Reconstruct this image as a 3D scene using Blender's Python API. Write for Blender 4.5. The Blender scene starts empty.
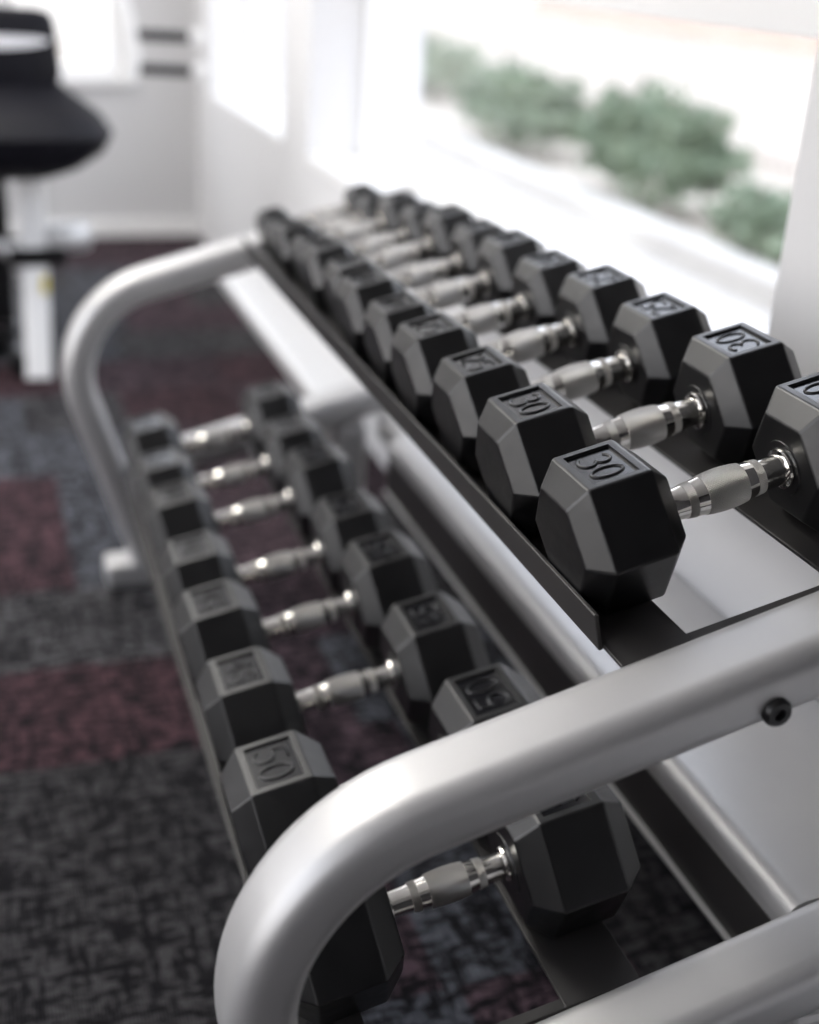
import bpy, bmesh, math, random
from mathutils import Vector, Matrix
random.seed(7)
C = bpy.context.scene.collection
scene = bpy.context.scene
PI = math.pi

# ------------------------------------------------------------------ camera
FLOOR = -0.73
cam_d = bpy.data.cameras.new('camera'); cam = bpy.data.objects.new('camera', cam_d); C.objects.link(cam)
right = Vector((0.94753, -0.31530, 0.05258)); down = Vector((-0.08401, -0.40434, -0.91074)); fwd = Vector((0.30842, 0.85854, -0.40962))
m = Matrix(((right.x, -down.x, -fwd.x, -0.56911), (right.y, -down.y, -fwd.y, -0.81798), (right.z, -down.z, -fwd.z, 0.39584), (0, 0, 0, 1)))
cam.matrix_world = m
cam_d.sensor_fit = 'HORIZONTAL'; cam_d.sensor_width = 24.0; cam_d.lens = 24.0*1248.1/819
cam_d.clip_start = 0.02; cam_d.clip_end = 200
cam_d.dof.use_dof = True; cam_d.dof.focus_distance = 1.03; cam_d.dof.aperture_fstop = 1.75
scene.camera = cam

# ------------------------------------------------------------------ world, view, large lights
SKY = 2.9
w = bpy.data.worlds.new('sky'); scene.world = w; w.use_nodes = True
nt = w.node_tree; bg = nt.nodes['Background']; bg.inputs['Strength'].default_value = SKY
tc = nt.nodes.new('ShaderNodeTexCoord'); sp = nt.nodes.new('ShaderNodeSeparateXYZ'); cr = nt.nodes.new('ShaderNodeValToRGB')
nt.links.new(tc.outputs['Generated'], sp.inputs[0]); nt.links.new(sp.outputs['Z'], cr.inputs[0]); nt.links.new(cr.outputs[0], bg.inputs['Color'])
cr.color_ramp.elements[0].position = 0.0; cr.color_ramp.elements[0].color = (1.0, .97, .93, 1)
cr.color_ramp.elements[1].position = 0.5; cr.color_ramp.elements[1].color = (.82, .89, 1.0, 1)
scene.view_settings.view_transform = 'Standard'; scene.view_settings.look = 'None'
scene.view_settings.exposure = 0.32; scene.view_settings.gamma = 1.0; scene.view_settings.use_curve_mapping = False

def area(name, loc, rot, sx, sy, power, col=(1, 1, 1), portal=False, parent=None):
    l = bpy.data.lights.new(name, 'AREA'); l.shape = 'RECTANGLE'; l.size = sx; l.size_y = sy; l.energy = power; l.color = col
    if portal: l.cycles.is_portal = True
    o = bpy.data.objects.new(name, l); C.objects.link(o); o.location = loc; o.rotation_euler = rot
    if parent: o.parent = parent
    return o
CEIL = 1.9
# daylight portals in the window openings (they add no light, only guide the sky's)
area('window_portal', (0.50, 1.5, 0.785), (0, PI/2, 0), 1.80, 2.15, 1, portal=True)
area('window_portal', (0.50, 3.49, 0.785), (0, PI/2, 0), 1.80, 1.15, 1, portal=True)
area('window_portal', (-0.38, 4.63, 0.6), (-PI/2, 0, 0), 0.76, 1.38, 1, portal=True)
area('window_portal', (-2.96, 0.1, 0.55), (0, -PI/2, 0), 1.9, 5.0, 1, portal=True)

# ------------------------------------------------------------------ material helpers
def mat(name, base, rough=.5, metal=0, spec=.5, bump=None, var=None, emit=None, coat=0):
    ma = bpy.data.materials.new(name); ma.use_nodes = True
    n = ma.node_tree; b = n.nodes['Principled BSDF']
    b.inputs['Base Color'].default_value = (*base, 1); b.inputs['Roughness'].default_value = rough
    b.inputs['Metallic'].default_value = metal; b.inputs['Specular IOR Level'].default_value = spec
    if coat: b.inputs['Coat Weight'].default_value = coat; b.inputs['Coat Roughness'].default_value = .15
    if emit: b.inputs['Emission Color'].default_value = (*emit[:3], 1); b.inputs['Emission Strength'].default_value = emit[3]
    t = n.nodes.new('ShaderNodeTexCoord')
    if bump:
        no = n.nodes.new('ShaderNodeTexNoise'); no.inputs['Scale'].default_value = bump[0]; no.inputs['Detail'].default_value = 3
        bu = n.nodes.new('ShaderNodeBump'); bu.inputs['Strength'].default_value = bump[1]; bu.inputs['Distance'].default_value = bump[2]
        n.links.new(t.outputs['Object'], no.inputs['Vector']); n.links.new(no.outputs['Fac'], bu.inputs['Height']); n.links.new(bu.outputs[0], b.inputs['Normal'])
    if var:  # colour and roughness wear: (scale, colour2, rough2)
        no = n.nodes.new('ShaderNodeTexNoise'); no.inputs['Scale'].default_value = var[0]; no.inputs['Detail'].default_value = 6; no.inputs['Roughness'].default_value = .65
        oi = n.nodes.new('ShaderNodeObjectInfo'); ad = n.nodes.new('ShaderNodeVectorMath'); ad.operation = 'ADD'
        n.links.new(t.outputs['Object'], ad.inputs[0]); n.links.new(oi.outputs['Location'], ad.inputs[1]); n.links.new(ad.outputs[0], no.inputs['Vector'])
        r = n.nodes.new('ShaderNodeValToRGB'); r.color_ramp.elements[0].position = .42; r.color_ramp.elements[1].position = .72
        r.color_ramp.elements[0].color = (*base, 1); r.color_ramp.elements[1].color = (*var[1], 1)
        n.links.new(no.outputs['Fac'], r.inputs[0]); n.links.new(r.outputs[0], b.inputs['Base Color'])
        mr = n.nodes.new('ShaderNodeMapRange'); mr.inputs['From Min'].default_value = .35; mr.inputs['From Max'].default_value = .7
        mr.inputs['To Min'].default_value = rough; mr.inputs['To Max'].default_value = var[2]
        n.links.new(no.outputs['Fac'], mr.inputs['Value']); n.links.new(mr.outputs[0], b.inputs['Roughness'])
    return ma

M = {}
M['rubber'] = mat('black_rubber', (.0020, .0020, .0024), .30, 0, .80, bump=(900, .2, .0003), var=(38, (.0055, .0054, .006), .42))
M['rubber_recess'] = mat('smooth_black_rubber', (.008, .008, .010), .16, 0, 1.0, bump=(300, .05, .0002))
M['rubber_number'] = mat('moulded_number', (.006, .006, .007), .28, 0, .6, bump=(900, .15, .0003))
M['chrome'] = mat('chrome', (.80, .78, .74), .10, 1)
M['chrome_band'] = mat('satin_chrome', (.62, .60, .57), .24, 1)
M['silver'] = mat('silver_powder_coat', (.58, .575, .575), .42, .60, .5, bump=(700, .10, .0003), var=(5, (.62, .615, .61), .48))
M['black_steel'] = mat('black_powder_coat', (.030, .028, .028), .42, 0, .5, bump=(1100, .4, .0004))
M['bolt'] = mat('black_bolt', (.01, .01, .011), .3, .2)
M['wall_white'] = mat('white_wall_paint', (.72, .72, .73), .6, bump=(60, .05, .001))
M['wall_grey'] = mat('pale_grey_wall_paint', (.56, .56, .57), .65, bump=(60, .05, .001))
M['wall_back'] = mat('dark_reflection_wall_paint', (.045, .045, .05), .7, bump=(60, .05, .001))  # out-of-view walls, kept dark for the reflections in the rubber
M['ceiling'] = mat('ceiling_tile', (.62, .62, .63), .8, bump=(40, .1, .002))
M['trim'] = mat('white_gloss_trim', (.82, .82, .82), .35, bump=(90, .03, .0005))
M['vinyl'] = mat('black_vinyl', (.003, .003, .006), .55, 0, .2, bump=(300, .3, .0006), var=(20, (.006, .006, .010), .6))
M['white_print'] = mat('white_print', (.75, .76, .8), .5, bump=(200, .05, .0002))
M['foam_grip'] = mat('black_foam_grip', (.012, .012, .014), .6, bump=(500, .3, .0005))
M['pale_steel'] = mat('pale_steel_paint', (.66, .66, .66), .3, .3, bump=(200, .05, .0003))
M['yellow_label'] = mat('yellow_label', (.75, .62, .10), .5, bump=(200, .02, .0002))
M['concrete'] = mat('pale_concrete', (.52, .50, .47), .85, bump=(30, .3, .003), var=(1.5, (.62, .60, .56), .9))
M['gravel'] = mat('pale_gravel', (.50, .46, .40), .9, bump=(60, .6, .01), var=(9, (.58, .52, .46), .95))
M['leaf'] = mat('green_leaf', (.19, .25, .17), .5, var=(3, (.34, .40, .28), .6))
M['stem'] = mat('brown_stem', (.10, .07, .045), .8, bump=(50, .3, .003))
M['fence'] = mat('fence_paint', (.42, .36, .32), .5, bump=(50, .05, .001))
M['render_wall'] = mat('peach_render', (.62, .48, .40), .85, bump=(25, .2, .002), var=(.8, (.70, .60, .52), .9))
M['lamp'] = mat('lamp_diffuser', (.8, .8, .8), .5, emit=(1, .97, .92, 11.5))

# knurled chrome
def knurl():
    ma = bpy.data.materials.new('knurled_chrome'); ma.use_nodes = True; n = ma.node_tree; b = n.nodes['Principled BSDF']
    b.inputs['Base Color'].default_value = (.56, .54, .51, 1); b.inputs['Metallic'].default_value = 1; b.inputs['Roughness'].default_value = .34
    t = n.nodes.new('ShaderNodeTexCoord'); s = n.nodes.new('ShaderNodeSeparateXYZ'); n.links.new(t.outputs['UV'], s.inputs[0])
    outs = []
    for sg in (1, -1):
        a = n.nodes.new('ShaderNodeMath'); a.operation = 'MULTIPLY'; a.inputs[1].default_value = sg*PI*2*42; n.links.new(s.outputs['Y'], a.inputs[0])
        c = n.nodes.new('ShaderNodeMath'); c.operation = 'MULTIPLY_ADD'; c.inputs[1].default_value = PI*2*420; n.links.new(s.outputs['X'], c.inputs[0]); n.links.new(a.outputs[0], c.inputs[2])
        d = n.nodes.new('ShaderNodeMath'); d.operation = 'SINE'; n.links.new(c.outputs[0], d.inputs[0]); outs.append(d)
    mu = n.nodes.new('ShaderNodeMath'); mu.operation = 'MAXIMUM'; n.links.new(outs[0].outputs[0], mu.inputs[0]); n.links.new(outs[1].outputs[0], mu.inputs[1])
    bu = n.nodes.new('ShaderNodeBump'); bu.inputs['Strength'].default_value = 1; bu.inputs['Distance'].default_value = .0009
    n.links.new(mu.outputs[0], bu.inputs['Height']); n.links.new(bu.outputs[0], b.inputs['Normal'])
    return ma
M['knurl'] = knurl()

def glass():
    ma = bpy.data.materials.new('window_glass'); ma.use_nodes = True; n = ma.node_tree; n.nodes.clear()
    o = n.nodes.new('ShaderNodeOutputMaterial'); mx = n.nodes.new('ShaderNodeMixShader'); tr = n.nodes.new('ShaderNodeBsdfTransparent'); gl = n.nodes.new('ShaderNodeBsdfGlossy')
    lw = n.nodes.new('ShaderNodeLayerWeight'); lw.inputs[0].default_value = .5; pwn = n.nodes.new('ShaderNodeMath'); pwn.operation = 'POWER'; pwn.inputs[1].default_value = 5
    fr = n.nodes.new('ShaderNodeMath'); fr.operation = 'MULTIPLY_ADD'; fr.inputs[1].default_value = .6; fr.inputs[2].default_value = .03
    n.links.new(lw.outputs['Facing'], pwn.inputs[0]); n.links.new(pwn.outputs[0], fr.inputs[0])
    tr.inputs[0].default_value = (.96, .955, .965, 1); gl.inputs['Roughness'].default_value = .02
    no = n.nodes.new('ShaderNodeTexNoise'); no.inputs['Scale'].default_value = 2; mr = n.nodes.new('ShaderNodeMapRange')
    mr.inputs['To Min'].default_value = .01; mr.inputs['To Max'].default_value = .04; n.links.new(no.outputs['Fac'], mr.inputs['Value']); n.links.new(mr.outputs[0], gl.inputs['Roughness'])
    n.links.new(fr.outputs[0], mx.inputs[0]); n.links.new(tr.outputs[0], mx.inputs[1]); n.links.new(gl.outputs[0], mx.inputs[2]); n.links.new(mx.outputs[0], o.inputs[0])
    return ma
M['glass'] = glass()

def carpet():
    ma = bpy.data.materials.new('carpet_tiles'); ma.use_nodes = True; n = ma.node_tree; b = n.nodes['Principled BSDF']; L = n.links
    b.inputs['Roughness'].default_value = .95; b.inputs['Specular IOR Level'].default_value = .15
    at = n.nodes.new('ShaderNodeAttribute'); at.attribute_name = 'tile'
    t = n.nodes.new('ShaderNodeTexCoord')
    def noise(sx, sy, scale, det, lo, hi):
        mp = n.nodes.new('ShaderNodeMapping'); mp.inputs['Scale'].default_value = (sx, sy, 1); L.new(t.outputs['Object'], mp.inputs[0])
        no = n.nodes.new('ShaderNodeTexNoise'); no.inputs['Scale'].default_value = scale; no.inputs['Detail'].default_value = det; no.inputs['Roughness'].default_value = .7; L.new(mp.outputs[0], no.inputs['Vector'])
        mr = n.nodes.new('ShaderNodeMapRange'); mr.inputs['From Min'].default_value = lo; mr.inputs['From Max'].default_value = hi; L.new(no.outputs['Fac'], mr.inputs['Value']); return mr
    a = noise(1, 3.4, 22, 4, .44, .54); c = noise(5, 1.0, 20, 4, .40, .52); f = noise(1, 1, 330, 2, .3, .7)
    mu = n.nodes.new('ShaderNodeMath'); mu.operation = 'MULTIPLY'; L.new(a.outputs[0], mu.inputs[0]); L.new(c.outputs[0], mu.inputs[1])
    dark = n.nodes.new('ShaderNodeMix'); dark.data_type = 'RGBA'; dark.inputs['A'].default_value = (.011, .010, .012, 1); L.new(mu.outputs[0], dark.inputs['Factor']); L.new(at.outputs['Color'], dark.inputs['B'])
    fm = n.nodes.new('ShaderNodeMapRange'); fm.inputs['To Min'].default_value = .45; fm.inputs['To Max'].default_value = 1.4; L.new(f.outputs[0], fm.inputs['Value'])
    fin = n.nodes.new('ShaderNodeVectorMath'); fin.operation = 'SCALE'; L.new(dark.outputs['Result'], fin.inputs[0]); L.new(fm.outputs[0], fin.inputs['Scale'])
    L.new(fin.outputs[0], b.inputs['Base Color'])
    wv = n.nodes.new('ShaderNodeTexWave'); wv.inputs['Scale'].default_value = 75; wv.bands_direction = 'X'; wv.inputs['Distortion'].default_value = 1.5; L.new(t.outputs['Object'], wv.inputs['Vector'])
    bu = n.nodes.new('ShaderNodeBump'); bu.inputs['Strength'].default_value = .8; bu.inputs['Distance'].default_value = .003; L.new(wv.outputs['Fac'], bu.inputs['Height']); L.new(bu.outputs[0], b.inputs['Normal'])
    return ma
M['carpet'] = carpet()

# ------------------------------------------------------------------ mesh helpers
def link(name, bm, ma, parent=None, smooth=None, mx=None):
    bmesh.ops.recalc_face_normals(bm, faces=bm.faces)
    me = bpy.data.meshes.new(name); bm.to_mesh(me); bm.free()
    me.materials.append(ma)
    if smooth:
        for p in me.polygons: p.use_smooth = True
        me.set_sharp_from_angle(angle=math.radians(smooth))
    o = bpy.data.objects.new(name, me); C.objects.link(o)
    if parent: o.parent = parent
    if mx is not None: o.matrix_local = mx
    return o
def box(bm, x0, x1, y0, y1, z0, z1, bev=0, mx=None):
    b2 = bmesh.new()
    bmesh.ops.create_cube(b2, size=1)
    for v in b2.verts: v.co = Vector(((x0+x1)/2+v.co.x*(x1-x0), (y0+y1)/2+v.co.y*(y1-y0), (z0+z1)/2+v.co.z*(z1-z0)))
    if bev: bmesh.ops.bevel(b2, geom=list(b2.edges), offset=bev, segments=2, profile=.5, affect='EDGES')
    if mx is not None: b2.transform(mx)
    merge(bm, b2)
def merge(bm, b2):
    t = bpy.data.meshes.new('t'); b2.to_mesh(t); b2.free(); bm.from_mesh(t); bpy.data.meshes.remove(t)
def lathe(bm, prof, n=32, axis='X', mx=None, cap=True):
    b2 = bmesh.new(); uv = b2.loops.layers.uv.new('UVMap'); rings = []
    for (a, r) in prof:
        ring = []
        for k in range(n):
            th = 2*PI*k/n; c, s = r*math.cos(th), r*math.sin(th)
            ring.append(b2.verts.new((a, c, s) if axis == 'X' else (c, s, a)))
        rings.append(ring)
    for i in range(len(rings)-1):
        for k in range(n):
            f = b2.faces.new((rings[i][k], rings[i][(k+1) % n], rings[i+1][(k+1) % n], rings[i+1][k]))
            for l, (uu, vv) in zip(f.loops, ((prof[i][0], k/n), (prof[i][0], (k+1)/n), (prof[i+1][0], (k+1)/n), (prof[i+1][0], k/n))): l[uv].uv = (uu, vv)
    if cap: b2.faces.new(rings[0][::-1]); b2.faces.new(rings[-1])
    if mx is not None: b2.transform(mx)
    merge(bm, b2)
def tube(bm, pts, r, n=10, cap=True):
    sweep(bm, pts, [(r*math.cos(2*PI*k/n), r*math.sin(2*PI*k/n)) for k in range(n)], cap=cap)
def sweep(bm, pts, prof, up=Vector((0, 0, 1)), cap=True, fixed=None):
    pts = [Vector(p) for p in pts]; rings = []
    for i, p in enumerate(pts):
        d = (pts[min(i+1, len(pts)-1)]-pts[max(i-1, 0)]).normalized()
        if fixed is not None: s = fixed
        else:
            s = d.cross(up)
            if s.length < 1e-4: s = d.cross(Vector((1, 0, 0)))
            s.normalize()
        u = s.cross(d).normalized()
        rings.append([bm.verts.new(p+s*a+u*b) for a, b in prof])
    k = len(prof)
    for i in range(len(rings)-1):
        for j in range(k): bm.faces.new((rings[i][j], rings[i][(j+1) % k], rings[i+1][(j+1) % k], rings[i+1][j]))
    if cap: bm.faces.new(rings[0][::-1]); bm.faces.new(rings[-1])
def rrect(hw, hh, r, seg=6):
    out = []
    for cx, cy, a0 in ((hw-r, hh-r, 0), (-hw+r, hh-r, PI/2), (-hw+r, -hh+r, PI), (hw-r, -hh+r, 1.5*PI)):
        for i in range(seg+1):
            a = a0+PI/2*i/seg; out.append((cx+r*math.cos(a), cy+r*math.sin(a)))
    return out
def bent(p0, corner, p1, R, n=14):   # straight, arc, straight (points)
    p0, c, p1 = Vector(p0), Vector(corner), Vector(p1)
    a = (p0-c).normalized(); b = (p1-c).normalized(); ang = a.angle(b); d = R/math.tan(ang/2)
    cen = c+(a+b).normalized()*(R/math.sin(ang/2)); s = c+a*d; e = c+b*d
    v0 = s-cen; v1 = e-cen; tot = v0.angle(v1); out = [p0]
    for i in range(n+1):
        t = i/n; out.append(cen+(v0*math.sin((1-t)*tot)+v1*math.sin(t*tot))/math.sin(tot))
    return out+[p1]
def thing(name, label, cat, group=None, mx=None):
    o = bpy.data.objects.new(name, None); o.empty_display_size = .05; C.objects.link(o); o['label'] = label; o['category'] = cat
    if group: o['group'] = group
    if mx is not None: o.matrix_local = mx
    return o
def tag(o, label, cat, group=None):
    o['label'] = label; o['category'] = cat
    if group: o['group'] = group
    return o
def struct(o): o['kind'] = 'structure'; return o

# ------------------------------------------------------------------ room shell
XW = 0.302; XO = 0.62; YF = 4.40; XL = -2.9; YB = -3.2
# floor: carpet planks 0.272 m deep, laid in rows along the window wall
bm = bmesh.new(); col = bm.loops.layers.float_color.new('tile')
GREY = (.122, .120, .126); GREYB = (.140, .148, .170); DARK = (.080, .077, .080); MAR = (.118, .062, .074); MARD = (.130, .086, .104)
rows = {}  # row index -> list of (x boundary, colour)
rows[2] = [(-9, DARK), (-.31, MARD), (.0, DARK)]
def row(i): return rows.get(i)
spec = {  # hand read from the place: row start y = .735-.272*(3-i)
 -1: [(-9, DARK), (-.30, MARD), (.1, DARK)], 0: [(-9, DARK), (-.25, GREYB), (-.10, MARD), (.12, DARK)], 1: [(-9, DARK), (-.28, MARD), (-.12, GREYB), (.1, DARK)],
 2: [(-9, DARK), (-.3, MARD), (.0, GREYB)], 3: [(-9, MAR), (-.29, MARD), (-.06, GREYB)], 4: [(-9, GREY), (-.24, MARD), (.1, GREY)],
 5: [(-9, MAR), (-.45, GREYB), (-.22, MARD), (.1, GREY)], 6: [(-9, MAR), (-.45, GREYB), (-.18, MARD)], 7: [(-9, GREYB), (-.2, MARD), (.1, GREY)],
 8: [(-9, GREYB), (-.5, GREY), (-.25, MAR), (.05, MARD)], 9: [(-9, MAR), (-.36, MARD), (.05, MAR)], 10: [(-9, GREYB), (-.2, GREY)],
 11: [(-9, MARD), (-.45, GREYB), (-.15, MARD)], 12: [(-9, MAR), (-.5, GREYB), (-.2, MARD), (.1, GREY)], 13: [(-9, GREY), (-.28, GREYB), (0, GREY)],
 14: [(-9, MARD), (-.3, MARD), (0, MARD)], 15: [(-9, GREY), (-.2, MARD)]}
pal = [GREY, GREYB, DARK, MAR, MARD]
for i in range(-14, 17):
    y0 = .777-.28*(3-i); y1 = y0+.28
    y0 = max(y0, YB); y1 = min(y1, YF)
    if y1 <= y0: continue
    segs = spec.get(i)
    if segs: xs = [XL, -2.6, -1.7, -1.0]+[s[0] for s in segs[1:]]+[XW]; cs = [random.choice(pal), random.choice(pal), random.choice(pal), segs[0][1]]+[s[1] for s in segs[1:]]
    else:
        xs = [XL, -2.9+random.random()*.3, -1.9, -1.1+random.random()*.3, -.3, XW]; cs = [random.choice(pal) for _ in range(5)]
    for k in range(len(cs)):
        vs = [bm.verts.new((a, b, FLOOR)) for a, b in ((xs[k], y0), (xs[k+1], y0), (xs[k+1], y1), (xs[k], y1))]
        f = bm.faces.new(vs)
        for l in f.loops: l[col] = (*cs[k], 1)
        vs2 = [bm.verts.new((v.co.x, v.co.y, FLOOR-.05)) for v in vs]; f2 = bm.faces.new(vs2[::-1])
        for l in f2.loops: l[col] = (*cs[k], 1)
struct(link('floor', bm, M['carpet']))
bm = bmesh.new(); box(bm, XL, XO, YB, YF, CEIL, CEIL+.1); struct(link('ceiling', bm, M['ceiling']))
# window wall, pierced by two deep openings
W1 = (.397, 2.59); W2 = (2.90, 4.07); SILL = -.127; HEAD = 1.70
bm = bmesh.new()
box(bm, XW, XO, YB, YF, FLOOR-.2, SILL-.02); box(bm, XW, XO, .12, YF, HEAD, CEIL+.1)
box(bm, XW, XO, .12, W1[0], SILL-.02, HEAD); box(bm, XW, XO, W1[1], W2[0], SILL-.02, HEAD); box(bm, XW, XO, W2[1], YF, SILL-.02, HEAD)
struct(link('wall_right', bm, M['wall_white']))
bm = bmesh.new(); box(bm, XW, XO, YB, .12, SILL-.02, CEIL+.1); struct(link('wall_unseen_dark', bm, M['wall_back']))  # unseen stretch of window wall, made dark so the dumbbell fronts reflect black
for i, (a, b) in enumerate((W1, W2)):
    bm = bmesh.new(); box(bm, XW-.004, XO, a, b, SILL-.02, SILL, .002); struct(link('trim_%d' % (i+1), bm, M['trim']))
# far wall with its window
FWX = (-.76, .010); FWZ = (-.11, 1.3)
bm = bmesh.new()
box(bm, XL, FWX[0], YF, YF+.22, FLOOR-.2, CEIL+.1); box(bm, FWX[1], XO, YF, YF+.22, FLOOR-.2, CEIL+.1)
box(bm, FWX[0], FWX[1], YF, YF+.22, FLOOR-.2, FWZ[0]); box(bm, FWX[0], FWX[1], YF, YF+.22, FWZ[1], CEIL+.1)
struct(link('wall_far', bm, M['wall_grey']))
bm = bmesh.new(); box(bm, XL, XW, YF-.012, YF, FLOOR, FLOOR+.07, .003); struct(link('baseboard_far', bm, M['trim']))
bm = bmesh.new(); box(bm, XL, XO, YB-.2, YB, FLOOR-.2, CEIL+.1); struct(link('wall_near', bm, M['wall_back']))
bm = bmesh.new()
LWY = (-2.4, 2.6); LWZ = (-.4, 1.5)
box(bm, XL-.2, XL, YB, LWY[0], FLOOR-.2, CEIL+.1); box(bm, XL-.2, XL, LWY[1], YF, FLOOR-.2, CEIL+.1)
box(bm, XL-.2, XL, LWY[0], LWY[1], FLOOR-.2, LWZ[0]); box(bm, XL-.2, XL, LWY[0], LWY[1], LWZ[1], CEIL+.1)
struct(link('wall_left', bm, M['wall_grey']))

def window_x(name, x, y0, y1, z0, z1, bars_z=(), bars_y=(), fw=.035, deep=.04):
    bm = bmesh.new()
    box(bm, x, x+deep, y0, y0+fw, z0, z1, .003); box(bm, x, x+deep, y1-fw, y1, z0, z1, .003)
    box(bm, x, x+deep, y0+fw, y1-fw, z0, z0+fw, .003); box(bm, x, x+deep, y0+fw, y1-fw, z1-fw, z1, .003)
    for yy in bars_y: box(bm, x, x+deep, yy-.02, yy+.02, z0+fw, z1-fw, .003)
    fr = struct(link(name, bm, M['trim']))
    bm = bmesh.new(); box(bm, x+deep*.45, x+deep*.55, y0+fw*.5, y1-fw*.5, z0+fw*.5, z1-fw*.5); link('window_pane', bm, M['glass'], fr)
    return fr
w1 = window_x('window_1', .45, W1[0], W1[1], SILL, HEAD, fw=.022)
bm = bmesh.new(); box(bm, .440, .475, W1[0]+.021, W1[1]-.021, .322, .372, .004); link('transom', bm, M['trim'], w1)
w2 = window_x('window_2', .45, W2[0], W2[1], SILL, HEAD, fw=.022)
w4 = window_x('window_4', XL-.12, LWY[0], LWY[1], LWZ[0], LWZ[1], bars_y=(-.7, .9), fw=.05)
bm = bmesh.new(); fx0, fx1 = FWX; y = YF+.1
for a in ((fx0, fx0+.03, FWZ[0], FWZ[1]), (fx1-.03, fx1, FWZ[0], FWZ[1]), (fx0+.03, fx1-.03, FWZ[0], FWZ[0]+.03), (fx0+.03, fx1-.03, FWZ[1]-.03, FWZ[1])):
    box(bm, a[0], a[1], y, y+.04, a[2], a[3], .003)
w3 = struct(link('window_3', bm, M['trim']))
bm = bmesh.new(); box(bm, fx0+.015, fx1-.015, y+.018, y+.022, FWZ[0]+.015, FWZ[1]-.015); link('window_pane', bm, M['glass'], w3)
bm = bmesh.new(); box(bm, FWX[0]-.04, FWX[1]+.04, YF-.03, YF, FWZ[0]-.03, FWZ[0]-.001, .004); struct(link('trim_3', bm, M['trim']))

# ceiling lamps
lamps = [(-1.2, 1.9, 'ceiling lamp panel nearest the camera'), (-1.2, 3.4, 'ceiling lamp panel by the far wall'), (-2.3, 2.4, 'ceiling lamp panel near the left wall')]
for x, y, lb in lamps:
    r = thing('ceiling_light', 'white '+lb, 'ceiling light', 'ceiling lamp panels', Matrix.Translation((x, y, CEIL)))
    bm = bmesh.new()
    for a in ((-.31, -.29, -.61, .61), (.29, .31, -.61, .61), (-.29, .29, -.61, -.59), (-.29, .29, .59, .61)): box(bm, *a, -.02, 0, .002)
    link('frame', bm, M['trim'], r)
    bm = bmesh.new(); box(bm, -.289, .289, -.589, .589, -.012, -.001); link('diffuser', bm, M['lamp'], r)

# ------------------------------------------------------------------ outside
bm = bmesh.new(); box(bm, XO, 2.45, -4, 16, -.95, -.86); struct(link('floor_path', bm, M['concrete']))
bm = bmesh.new(); box(bm, 2.45, 2.62, -4, 16, -.95, -.74, .01); struct(link('trim_kerb', bm, M['concrete']))
bm = bmesh.new(); box(bm, 2.62, 40, -10, 40, -1.0, -.84); box(bm, -20, 2.62, 16, 40, -1.0, -.84); box(bm, -20, .5, YF+.25, 16, -1.0, -.84); struct(link('floor_outside', bm, M['gravel']))
def bush(x, y, rx, ry, h, n, label):
    r = thing('shrub', label, 'shrub', 'shrubs outside the window', Matrix.Translation((x, y, -.84)))
    rd = random.Random(int(x*100+y*31))
    bm = bmesh.new()
    for _ in range(n):
        th = rd.random()*2*PI; ph = math.acos(rd.uniform(-.4, 1)); q = (.55+.45*rd.random()**.5)*(1+.22*math.sin(3*th+x)+.15*math.sin(5*ph*2))
        c = Vector((rx*q*math.sin(ph)*math.cos(th), ry*q*math.sin(ph)*math.sin(th), h*.45+h*.55*q*math.cos(ph)))
        c.z = max(c.z, .02)
        d = Vector((rd.gauss(0, 1), rd.gauss(0, 1), rd.gauss(.4, 1))).normalized(); s = d.orthogonal().normalized()
        s = Matrix.Rotation(rd.random()*6.3, 3, d) @ s; u = d.cross(s); l = rd.uniform(.03, .055); wd = l*.38
        vs = [bm.verts.new(c+p) for p in (s*-l, s*-l*.2+u*wd+d*.006, s*l*.4+u*wd*.8+d*.008, s*l, s*l*.4-u*wd*.8+d*.008, s*-l*.2-u*wd+d*.006)]
        bm.faces.new(vs)
    link('foliage', bm, M['leaf'], r)
    bm = bmesh.new()
    for k in range(7):
        a = k*.9; tube(bm, [(0.02*math.cos(a), .02*math.sin(a), 0), (rx*.3*math.cos(a), ry*.3*math.sin(a), h*.4), (rx*.6*math.cos(a), ry*.6*math.sin(a), h*.75)], .008, 6)
    link('stem', bm, M['stem'], r)
for a in ((2.95, 4.05, .28, .48, .30, 1700, 'low green shrub, nearest one outside by the right end of the window'),
          (3.0, 5.45, .30, .66, .58, 3000, 'largest green shrub outside, in the middle of the window'),
          (3.1, 7.6, .32, .85, .52, 2600, 'green shrub outside, second from the left end of the window'),
          (3.6, 10.9, .36, 1.0, .50, 2200, 'smallest looking green shrub outside at the left end of the window')): bush(*a)
# picket fence behind the shrubs
r = thing('metal_fence', 'pale brown metal bar fence behind the shrubs outside', 'fence', None, Matrix.Translation((4.3, 7.5, -.84)))
bm = bmesh.new()
for k in range(110): tube(bm, [(0, -6+k*.11, 0.0), (0, -6+k*.11, 1.25)], .007, 6)
link('bar_panel', bm, M['fence'], r)
for zz in (.12, 1.15):
    bm = bmesh.new(); box(bm, -.015, .015, -6.05, 6.05, zz-.02, zz+.02); link('rail', bm, M['fence'], r)
bm = bmesh.new(); box(bm, 13, 13.4, -4, 30, 0, 1.7, .01); box(bm, 12.95, 13.45, -4, 30, 1.7, 1.8, .01)
bm.transform(Matrix.Translation((0, 0, -.84)))
tag(link('garden_wall', bm, M['render_wall']), 'low peach rendered wall far beyond the fence outside', 'wall')

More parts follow.
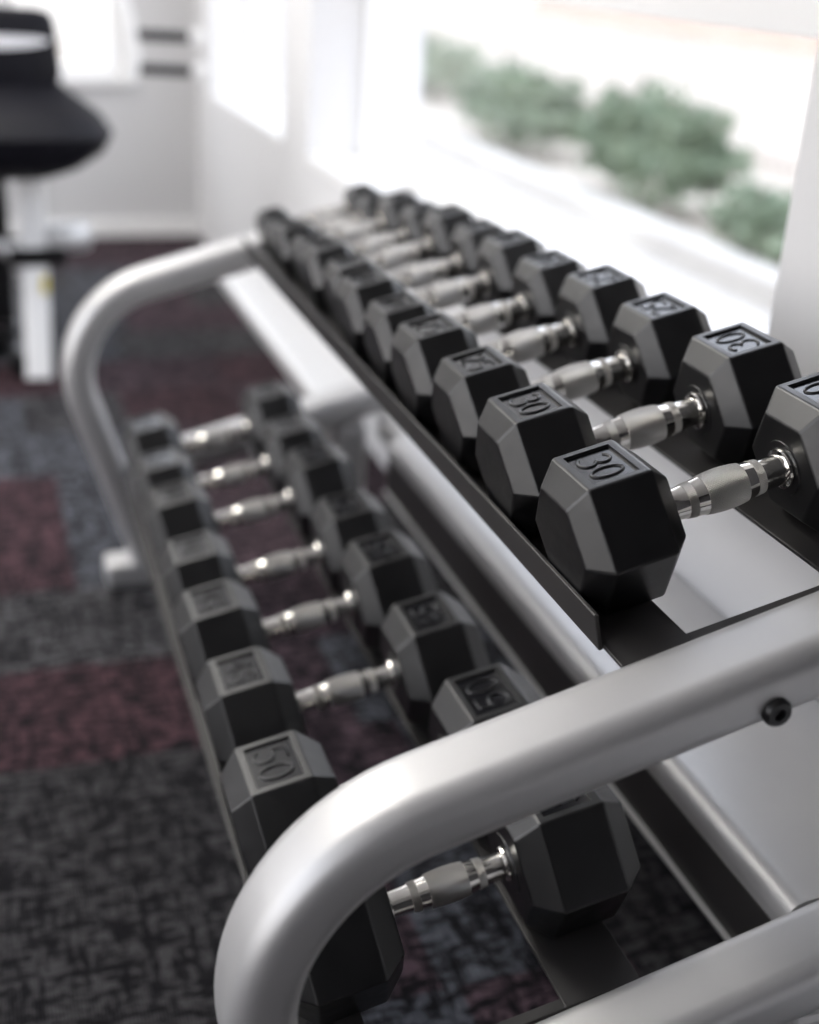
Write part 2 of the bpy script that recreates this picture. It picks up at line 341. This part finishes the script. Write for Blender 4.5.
# ------------------------------------------------------------------ dumbbell rack
T1 = math.radians(14.05); T2 = math.radians(12.0)
def tray_mx(tilt, org): return Matrix.Translation(org) @ Matrix.Rotation(-tilt, 4, 'Y')
UM = tray_mx(T1, (0, 0, 0)); LM = tray_mx(T2, (-.212, 0, -.384))
UZ = -.059; LZ = -.0705            # tray floor heights in tray coordinates
NEAR = -.1415; FARY = 1.350
rack = thing('dumbbell_rack', 'two-tier satin silver dumbbell rack with black trays on the carpet', 'dumbbell rack', None, Matrix.Translation((0, .6, FLOOR)))
RI = Matrix.Translation((0, .6, FLOOR)).inverted()
prof = rrect(.0375, .027, .020, 7)
UARM = -.076
def upt(x, z, y): v = UM @ Vector((x, 0, z)); return (v.x, y, v.z)
def lpt(x, z, y): v = LM @ Vector((x, 0, z)); return (v.x, y, v.z)
for Y in (NEAR, FARY):
    p0 = upt(.175, UARM+.0133, Y); corner = upt(-.502, UARM-.006, Y); p1 = (-.318, Y, FLOOR+.05)
    bm = bmesh.new(); sweep(bm, bent(p0, corner, p1, .165, 20), prof, fixed=Vector((0, -1, 0)))
    link('side_frame', bm, M['silver'], rack, 40, RI)
    bm = bmesh.new(); q0 = lpt(-.150, -.094, Y); q1 = lpt(.45, -.062, Y)
    sweep(bm, [q0, q1], rrect(.0375, .029, .018, 6), fixed=Vector((0, -1, 0))); link('lower_arm', bm, M['silver'], rack, 40, RI)
    bm = bmesh.new(); box(bm, .045, .105, Y-.028, Y+.028, FLOOR+.001, -.435, .008); link('rear_post', bm, M['silver'], rack, None, RI)
    bm = bmesh.new(); box(bm, -.395, -.27, Y-.034, Y+.034, FLOOR+.001, FLOOR+.05, .010); link('foot', bm, M['silver'], rack, None, RI)
    bm = bmesh.new(); bx_, _, bz_ = upt(-.069, UARM-.005, Y)
    lathe(bm, [(0, .0115), (.004, .0115), (.0065, .0095), (.0067, .005), (.003, .0045)], 24, mx=Matrix.Translation((bx_, Y-.037, bz_)) @ Matrix.Rotation(-PI/2, 4, 'Z'), cap=True)
    link('bolt', bm, M['bolt'], rack, 40, RI)
# trays
def tray(MX, x0, xa, xb, x1, zf, lip, y0, y1, yflange):
    th = .004
    bm = bmesh.new(); box(bm, x0, xa, y0, y1, zf-th, zf, .001, MX); box(bm, x0-th, x0, yflange, y1-.004, zf-th, zf+lip, .001, MX)
    link('front_rail', bm, M['black_steel'], rack, None, RI)
    bm = bmesh.new(); box(bm, xb, x1, y0, y1, zf-th, zf, .001, MX); link('rear_rail', bm, M['black_steel'], rack, None, RI)
    for ya, yb in ((y0, y0+.012), (y1-.012, y1)):
        bm = bmesh.new(); box(bm, xa-.006, xb+.006, ya, yb, zf-th, zf-.0005, .001, MX); link('end_strap', bm, M['black_steel'], rack, None, RI)
tray(UM, -.150, -.088, .045, .172, UZ, .030, -.098, 1.305, -.066)
tray(LM, -.1685, -.108, .060, .133, LZ, .005, -.098, 1.305, -.090)
# big rounded crossbeam at the back, open lip along its lower front edge
pb = [(.076, -.470), (.072, -.466), (.072, -.392)]
for i in range(7):
    a = PI-PI/2*i/6; pb.append((.094+.022*math.cos(a), -.392+.022*math.sin(a)))
for i in range(1, 12):
    t_ = i/11; pb.append((.094+.204*t_, -.370+.007*math.sin(t_*PI*.6)))
pb.append((.298, -.470))
bm = bmesh.new(); rings = [[bm.verts.new((a, yy, b)) for a, b in pb] for yy in (NEAR+.039, 1.09)]
for j in range(len(pb)): bm.faces.new((rings[0][j], rings[0][(j+1) % len(pb)], rings[1][(j+1) % len(pb)], rings[1][j]))
bm.faces.new(rings[0]); bm.faces.new(rings[1][::-1])
box(bm, .12, .17, 1.085, FARY-.036, -.455, -.405, .006)
link('crossbeam', bm, M['silver'], rack, 40, RI)
bm = bmesh.new(); box(bm, .0655, .0718, NEAR+.039, 1.09, -.473, -.467, .0015); link('beam_lip', bm, M['pale_steel'], rack, None, RI)
bm = bmesh.new(); box(bm, .0700, .0719, NEAR+.039, 1.088, -.4668, -.402, .0005); link('front_panel', bm, M['black_steel'], rack, None, RI)

# ------------------------------------------------------------------ dumbbells
def arc(cx, cy, rx, ry, a0, a1, n=10): return [(cx+rx*math.cos(math.radians(a0+(a1-a0)*i/n)), cy+ry*math.sin(math.radians(a0+(a1-a0)*i/n))) for i in range(n+1)]
DIG = {'0': [arc(.3, .5, .27, .47, 90, 450, 24)],
       '3': [arc(.27, .74, .25, .23, 150, -80, 12)+arc(.27, .27, .29, .25, 80, -150, 14)],
       '2': [arc(.28, .70, .26, .27, 160, -30, 12)+[(.06, .04), (.58, .04)]],
       '5': [[(.52, .96), (.12, .96), (.07, .55)]+arc(.27, .32, .28, .29, 120, -150, 16)],
       '1': [[(.14, .78), (.32, .96), (.32, .03)]],
       '4': [[(.42, .03), (.42, .96), (.03, .30), (.58, .30)]]}
def number_mesh(txt, hgt, rad):
    bm = bmesh.new(); adv = .76*hgt; wid = adv*len(txt)-.14*hgt
    for i, c in enumerate(txt):
        for st in DIG[c]:
            pts = []
            for u, v in st:
                u_ = i*adv+u*hgt-wid/2; v_ = (v-.5)*hgt
                pts.append((v_, -u_, 0))      # reading runs toward -y, digit tops toward +x
            tube(bm, pts, rad*1.15, 8)
    me = bpy.data.meshes.new('number'); bmesh.ops.recalc_face_normals(bm, faces=bm.faces); bm.to_mesh(me); bm.free()
    me.materials.append(M['rubber_number']); 
    for p in me.polygons: p.use_smooth = True
    return me
def head_mesh(H, Lp, ch, inx):
    bm = bmesh.new(); W = H/3**.5; T = W/2; k = 1/inx
    hexa = [(T, H/2), (W, 0), (T, -H/2), (-T, -H/2), (-W, 0), (-T, H/2)]
    X = [-(Lp/2+ch), -Lp/2, Lp/2, Lp/2+ch]; S = [inx, 1, 1, inx]
    rings = [[bm.verts.new((x, a*s, b*s)) for a, b in hexa] for x, s in zip(X, S)]
    for i in range(3):
        for j in range(6): bm.faces.new((rings[i][j], rings[i][(j+1) % 6], rings[i+1][(j+1) % 6], rings[i+1][j]))
    bm.faces.new(rings[0]); bm.faces.new(rings[3][::-1]); bmesh.ops.recalc_face_normals(bm, faces=bm.faces)
    bmesh.ops.bevel(bm, geom=list(bm.edges), offset=.0016, segments=2, profile=.5, affect='EDGES')
    bm.normal_update()
    top = max((f for f in bm.faces if f.normal.z > .99), key=lambda f: f.calc_area())
    s = min(Lp, T*2)
    bmesh.ops.inset_individual(bm, faces=[top], thickness=s*.13, depth=0)
    bmesh.ops.inset_individual(bm, faces=[top], thickness=.0006, depth=-.0026)
    top.material_index = 1
    # end boss where the handle enters
    lathe(bm, [(X[3]-.001, .025*H/.118), (X[3]+.0012, .024*H/.118)], 32)
    me = bpy.data.meshes.new('head'); bm.to_mesh(me); bm.free(); me.materials.append(M['rubber']); me.materials.append(M['rubber_recess']); return me
def handle_meshes(g, rmax):
    s = g/.06; R = rmax
    def me_(prof, name, ma, n=40):
        bm = bmesh.new(); lathe(bm, [(a*s, r) for a, r in prof], n); me = bpy.data.meshes.new(name); bmesh.ops.recalc_face_normals(bm, faces=bm.faces); bm.to_mesh(me); bm.free()
        me.materials.append(ma)
        for p in me.polygons: p.use_smooth = True
        me.set_sharp_from_angle(angle=math.radians(25)); return me
    neck = R*.76
    def rad(x): t = min(1, abs(x)/.048); return R-(R-neck)*t*t*(3-2*t)
    xs = [-.0595+.119*i/40 for i in range(41)]
    bar = me_([(x, rad(x)) for x in xs], 'handle', M['chrome'])
    def band(x0, x1, nm):
        return me_([(x0, rad(x0)-.0004), (x0+.0004, rad(x0)+.0006)]+[(x0+(x1-x0)*i/8, rad(x0+(x1-x0)*i/8)+.0007) for i in range(1, 8)]+[(x1-.0004, rad(x1)+.0006), (x1, rad(x1)-.0004)], nm, M['knurl'], 48)
    bands = [band(-.019, .019, 'knurled_grip'), band(-.036, -.028, 'knurled_band'), band(.028, .036, 'knurled_band')]
    col = [me_([(sg*.0595, neck+.0032), (sg*.0575, neck+.0045), (sg*.0555, neck+.0040), (sg*.0545, neck+.001)], 'collar', M['chrome']) for sg in (-1, 1)]
    return bar, bands, col
def child(name, me, parent, mx=None):
    o = bpy.data.objects.new(name, me); C.objects.link(o); o.parent = parent
    if mx is not None: o.matrix_local = mx
    return o
PR = {}
def proto(key, txt, H, Lp, ch, inx, g, rmax, nsc):
    PR[key] = dict(H=H, Lp=Lp, ch=ch, g=g, head=head_mesh(H, Lp, ch, inx), num=number_mesh(txt, nsc, .00115 if H < .13 else .0013), parts=handle_meshes(g, rmax))
def dumbbell(key, MX, zf, x, y, yaw, label, group, roll=0, lift=0):
    p = PR[key]; H = p['H']; off = p['g']+p['ch']+p['Lp']/2
    mx = MX @ Matrix.Translation((x, y, zf+.0004+lift)) @ Matrix.Rotation(yaw, 4, 'Z')
    r = thing('dumbbell', label, 'dumbbell', group, mx)
    ro = Matrix.Translation((0, 0, H/2)) @ Matrix.Rotation(roll, 4, 'X')
    for sg in (-1, 1):
        hm = ro @ Matrix.Translation((sg*off, 0, 0)) @ (Matrix.Rotation(PI, 4, 'Z') if sg > 0 else Matrix.Identity(4))
        h = child('head', p['head'], r, hm)
        child('number', p['num'], h, Matrix.Translation((0, 0, H/2-.0024)))
    bar, bands, cols = p['parts']
    hd = child('handle', bar, r, ro)
    for b in bands: child(b.name.split('.')[0], b, hd)
    for c in cols: child('collar', c, hd)
    return r
#        key   text   H     Lp     ch     inx  g     rmax   digit height
proto('u30', '30', .118, .0537, .0176, .71, .0600, .0178, .029)
proto('u25', '25', .110, .0510, .0168, .71, .0600, .0176, .027)
proto('u20', '20', .102, .0470, .0158, .71, .0590, .0172, .025)
proto('u15', '15', .0935, .0430, .0145, .71, .0585, .0170, .021)
proto('u10', '10', .081, .0390, .0130, .71, .0560, .0165, .018)
proto('u5', '5', .068, .0330, .0110, .71, .0520, .0155, .015)
proto('l50', '50', .141, .0620, .0225, .73, .0603, .0162, .036)
proto('l45', '45', .134, .0590, .0215, .73, .0603, .0162, .031)
proto('l40', '40', .129, .0570, .0205, .73, .0600, .0162, .030)
proto('l35', '35', .123, .0545, .0195, .73, .0598, .0162, .028)
GU = 'hex dumbbells on the upper tray'; GL = 'hex dumbbells on the lower tray'
NTH = ['nearest', 'second from the near end', 'third from the near end', 'fourth from the near end', 'fifth from the near end', 'sixth from the near end', 'seventh from the near end', 'eighth from the near end', 'fourth from the far end', 'third from the far end', 'second from the far end', 'farthest']
up = [('u30', 0, .002, .003), ('u30', .0023, .1475, -.016), ('u25', .004, .295, .006), ('u25', .001, .425, -.004), ('u20', -.003, .5505, .003), ('u20', -.004, .671, -.004),
      ('u15', .0, .786, .0), ('u15', -.004, .897, .003), ('u10', -.006, 1.001, -.003), ('u10', -.012, 1.097, .003), ('u5', -.02, 1.186, .0), ('u5', -.02, 1.268, -.003)]
for i, (k, x, y, yw) in enumerate(up):
    wt = k[1:]
    dumbbell(k, UM, UZ, x, y, yw, 'black rubber hex dumbbell marked %s, %s on the upper tray' % (wt, NTH[i]), GU)
NTL = NTH[:6]+['second from the far end', 'farthest']
low = [('l50', 0, .017, 0), ('l50', 0, .180, .004), ('l45', 0, .364, -.006), ('l45', -.001, .538, .01), ('l40', -.002, .695, -.01), ('l40', 0, .879, .008), ('l35', -.002, 1.030, 0), ('l35', .001, 1.199, .01)]
for i, (k, x, y, yw) in enumerate(low):
    dumbbell(k, LM, LZ, x, y, yw, 'black rubber hex dumbbell marked %s, %s on the lower tray' % (k[1:], NTL[i]), GL)

# ------------------------------------------------------------------ pale beam beyond the rack's far end
r = thing('steel_beam_frame', 'pale steel box beam on posts running on beyond the far end of rack', 'metal frame', None, Matrix.Translation((.08, 1.9, FLOOR)))
I2 = Matrix.Translation((.08, 1.9, FLOOR)).inverted()
bm = bmesh.new(); box(bm, .022, .142, 1.40, 2.52, -.44, -.40, .012); link('beam', bm, M['pale_steel'], r, None, I2)
bm = bmesh.new(); box(bm, .10, .3015, 2.30, 2.36, -.436, -.404, .004); link('wall_bracket', bm, M['pale_steel'], r, None, I2)
for yy in (1.42,):
    bm = bmesh.new(); box(bm, .045, .125, yy, yy+.045, FLOOR+.001, -.438, .006); link('post', bm, M['pale_steel'], r, None, I2)

# ------------------------------------------------------------------ exercise machine at the far left
MO = Matrix.Translation((-.45, 2.85, FLOOR)); MI = MO.inverted()
r = thing('exercise_machine', 'black padded exercise machine with silver posts and handles by the far wall', 'exercise machine', None, MO)
def pad(x0, x1, y0, y1, z0, z1, rows_, rnd):
    pass
# back pad: lofted slab, narrow at the top, flaring into the seat shroud
def loft(bm, secs, n=28, pw_=3.2):
    rings = []
    for (cx, cy, z, hx, hy) in secs:
        ring = []
        for k in range(n):
            a = 2*PI*k/n; c, s = math.cos(a), math.sin(a)
            ring.append(bm.verts.new((cx+hx*math.copysign(abs(c)**(2/pw_), c), cy+hy*math.copysign(abs(s)**(2/pw_), s), z)))
        rings.append(ring)
    for i in range(len(rings)-1):
        for k in range(n): bm.faces.new((rings[i][k], rings[i][(k+1) % n], rings[i+1][(k+1) % n], rings[i+1][k]))
    bm.faces.new(rings[0]); bm.faces.new(rings[-1][::-1])
bm = bmesh.new()
loft(bm, [(-.50, 2.74, .03, .165, .05), (-.50, 2.74, .06, .172, .055), (-.50, 2.745, .13, .168, .055), (-.50, 2.75, .185, .162, .052), (-.50, 2.75, .205, .150, .045), (-.50, 2.75, .212, .12, .03)])
link('back_pad', bm, M['vinyl'], r, 50, MI)
bm = bmesh.new()
loft(bm, [(-.50, 2.74, -.205, .08, .06), (-.50, 2.72, -.195, .14, .12), (-.49, 2.70, -.165, .19, .19), (-.47, 2.69, -.12, .235, .22), (-.465, 2.68, -.075, .252, .22), (-.47, 2.69, -.040, .235, .19), (-.48, 2.71, -.010, .205, .13), (-.49, 2.73, .015, .178, .075), (-.50, 2.74, .035, .166, .055)])
link('seat', bm, M['vinyl'], r, 50, MI)
bm = bmesh.new()   # white wordmark band on the back pad: low swoosh shape
ol = [(-.62, .142), (-.55, .147), (-.50, .149), (-.45, .148), (-.39, .146), (-.355, .140), (-.366, .131), (-.41, .122), (-.47, .117), (-.53, .115), (-.60, .119)]
fr_ = [bm.verts.new((x, 2.686, z)) for x, z in ol]; bk_ = [bm.verts.new((x, 2.70, z)) for x, z in ol]
bm.faces.new(fr_); bm.faces.new(bk_[::-1])
for i in range(len(ol)): bm.faces.new((fr_[i], fr_[(i+1) % len(ol)], bk_[(i+1) % len(ol)], bk_[i]))
link('emblem', bm, M['white_print'], r, None, MI)
bm = bmesh.new(); sweep(bm, [(-.425, 2.72, -.20), (-.432, 2.70, -.39)], rrect(.034, .034, .010, 3), up=Vector((0, 1, 0))); link('upper_post', bm, M['trim'], r, 40, MI)
bm = bmesh.new(); box(bm, -.50, -.345, 2.66, 2.76, -.435, -.385, .008); link('pivot_bracket', bm, M['bolt'], r, None, MI)
bm = bmesh.new(); sweep(bm, [(-.430, 2.70, -.43), (-.444, 2.585, FLOOR+.004)], rrect(.034, .028, .010, 3), up=Vector((0, 1, 0))); lp = link('lower_post', bm, M['trim'], r, 40, MI)
bm = bmesh.new(); box(bm, -.418, -.402, 2.632, 2.640, -.50, -.455, .001); link('label_plate', bm, M['yellow_label'], lp)
lp.children[0].matrix_parent_inverse = Matrix.Identity(4); lp.children[0].matrix_local = Matrix.Identity(4)
bm = bmesh.new(); box(bm, -.85, -.44, 2.80, 2.88, FLOOR+.001, FLOOR+.08, .01); box(bm, -.52, -.44, 2.60, 3.4, FLOOR+.001, FLOOR+.07, .01); link('base_frame', bm, M['bolt'], r, None, MI)
bm = bmesh.new(); lathe(bm, [(0, .035), (.01, .040), (.10, .040), (.115, .030)], 24, mx=Matrix.Translation((-.395, 2.70, -.365)) @ Matrix.Rotation(.12, 4, 'Z')); link('foot_roller', bm, M['pale_steel'], r, 40, MI)
bm = bmesh.new(); tube(bm, [(-.60+.13*math.cos(a), 2.68, -.46+.10*math.sin(a)) for a in [PI*i/12-.2 for i in range(14)]], .018, 10); link('cable_guard', bm, M['silver'], r, 40, MI)
bm = bmesh.new(); box(bm, -.80, -.485, 2.88, 2.98, FLOOR+.08, -.20, .01); link('weight_shroud', bm, M['bolt'], r, None, MI)
bm = bmesh.new(); tube(bm, [(-.455, 2.80, .20), (-.455, 2.82, .45), (-.45, 2.85, .80)], .022, 14); link('seat_post', bm, M['pale_steel'], r, 40, MI)
bm = bmesh.new(); sweep(bm, [(-.30, 2.84, .78), (-.235, 2.82, .50), (-.180, 2.80, .30), (-.150, 2.80, .18), (-.138, 2.80, .10), (-.150, 2.80, .035)], rrect(.030, .022, .012, 4), fixed=Vector((0, -1, 0)))
sweep(bm, [(-.45, 2.86, .78), (-.30, 2.84, .78)], rrect(.03, .03, .012, 4), fixed=Vector((0, -1, 0))); link('press_arm', bm, M['trim'], r, 40, MI)
for (z0, z1, xx) in ((.152, .150, .036), (.066, .062, .040)):
    bm = bmesh.new(); tube(bm, [(-.125, 2.80, z0), (xx-.02, 2.80, z1)], .0145, 16); g_ = link('handle_grip', bm, M['foam_grip'], r, 40, MI)
    bm = bmesh.new(); lathe(bm, [(-.014, .014), (-.012, .0195), (.012, .0195), (.017, .014)], 20, mx=Matrix.Translation((xx, 2.80, z1))); e = link('end_cap', bm, M['trim'], g_, 40)
    e.matrix_local = Matrix.Identity(4)
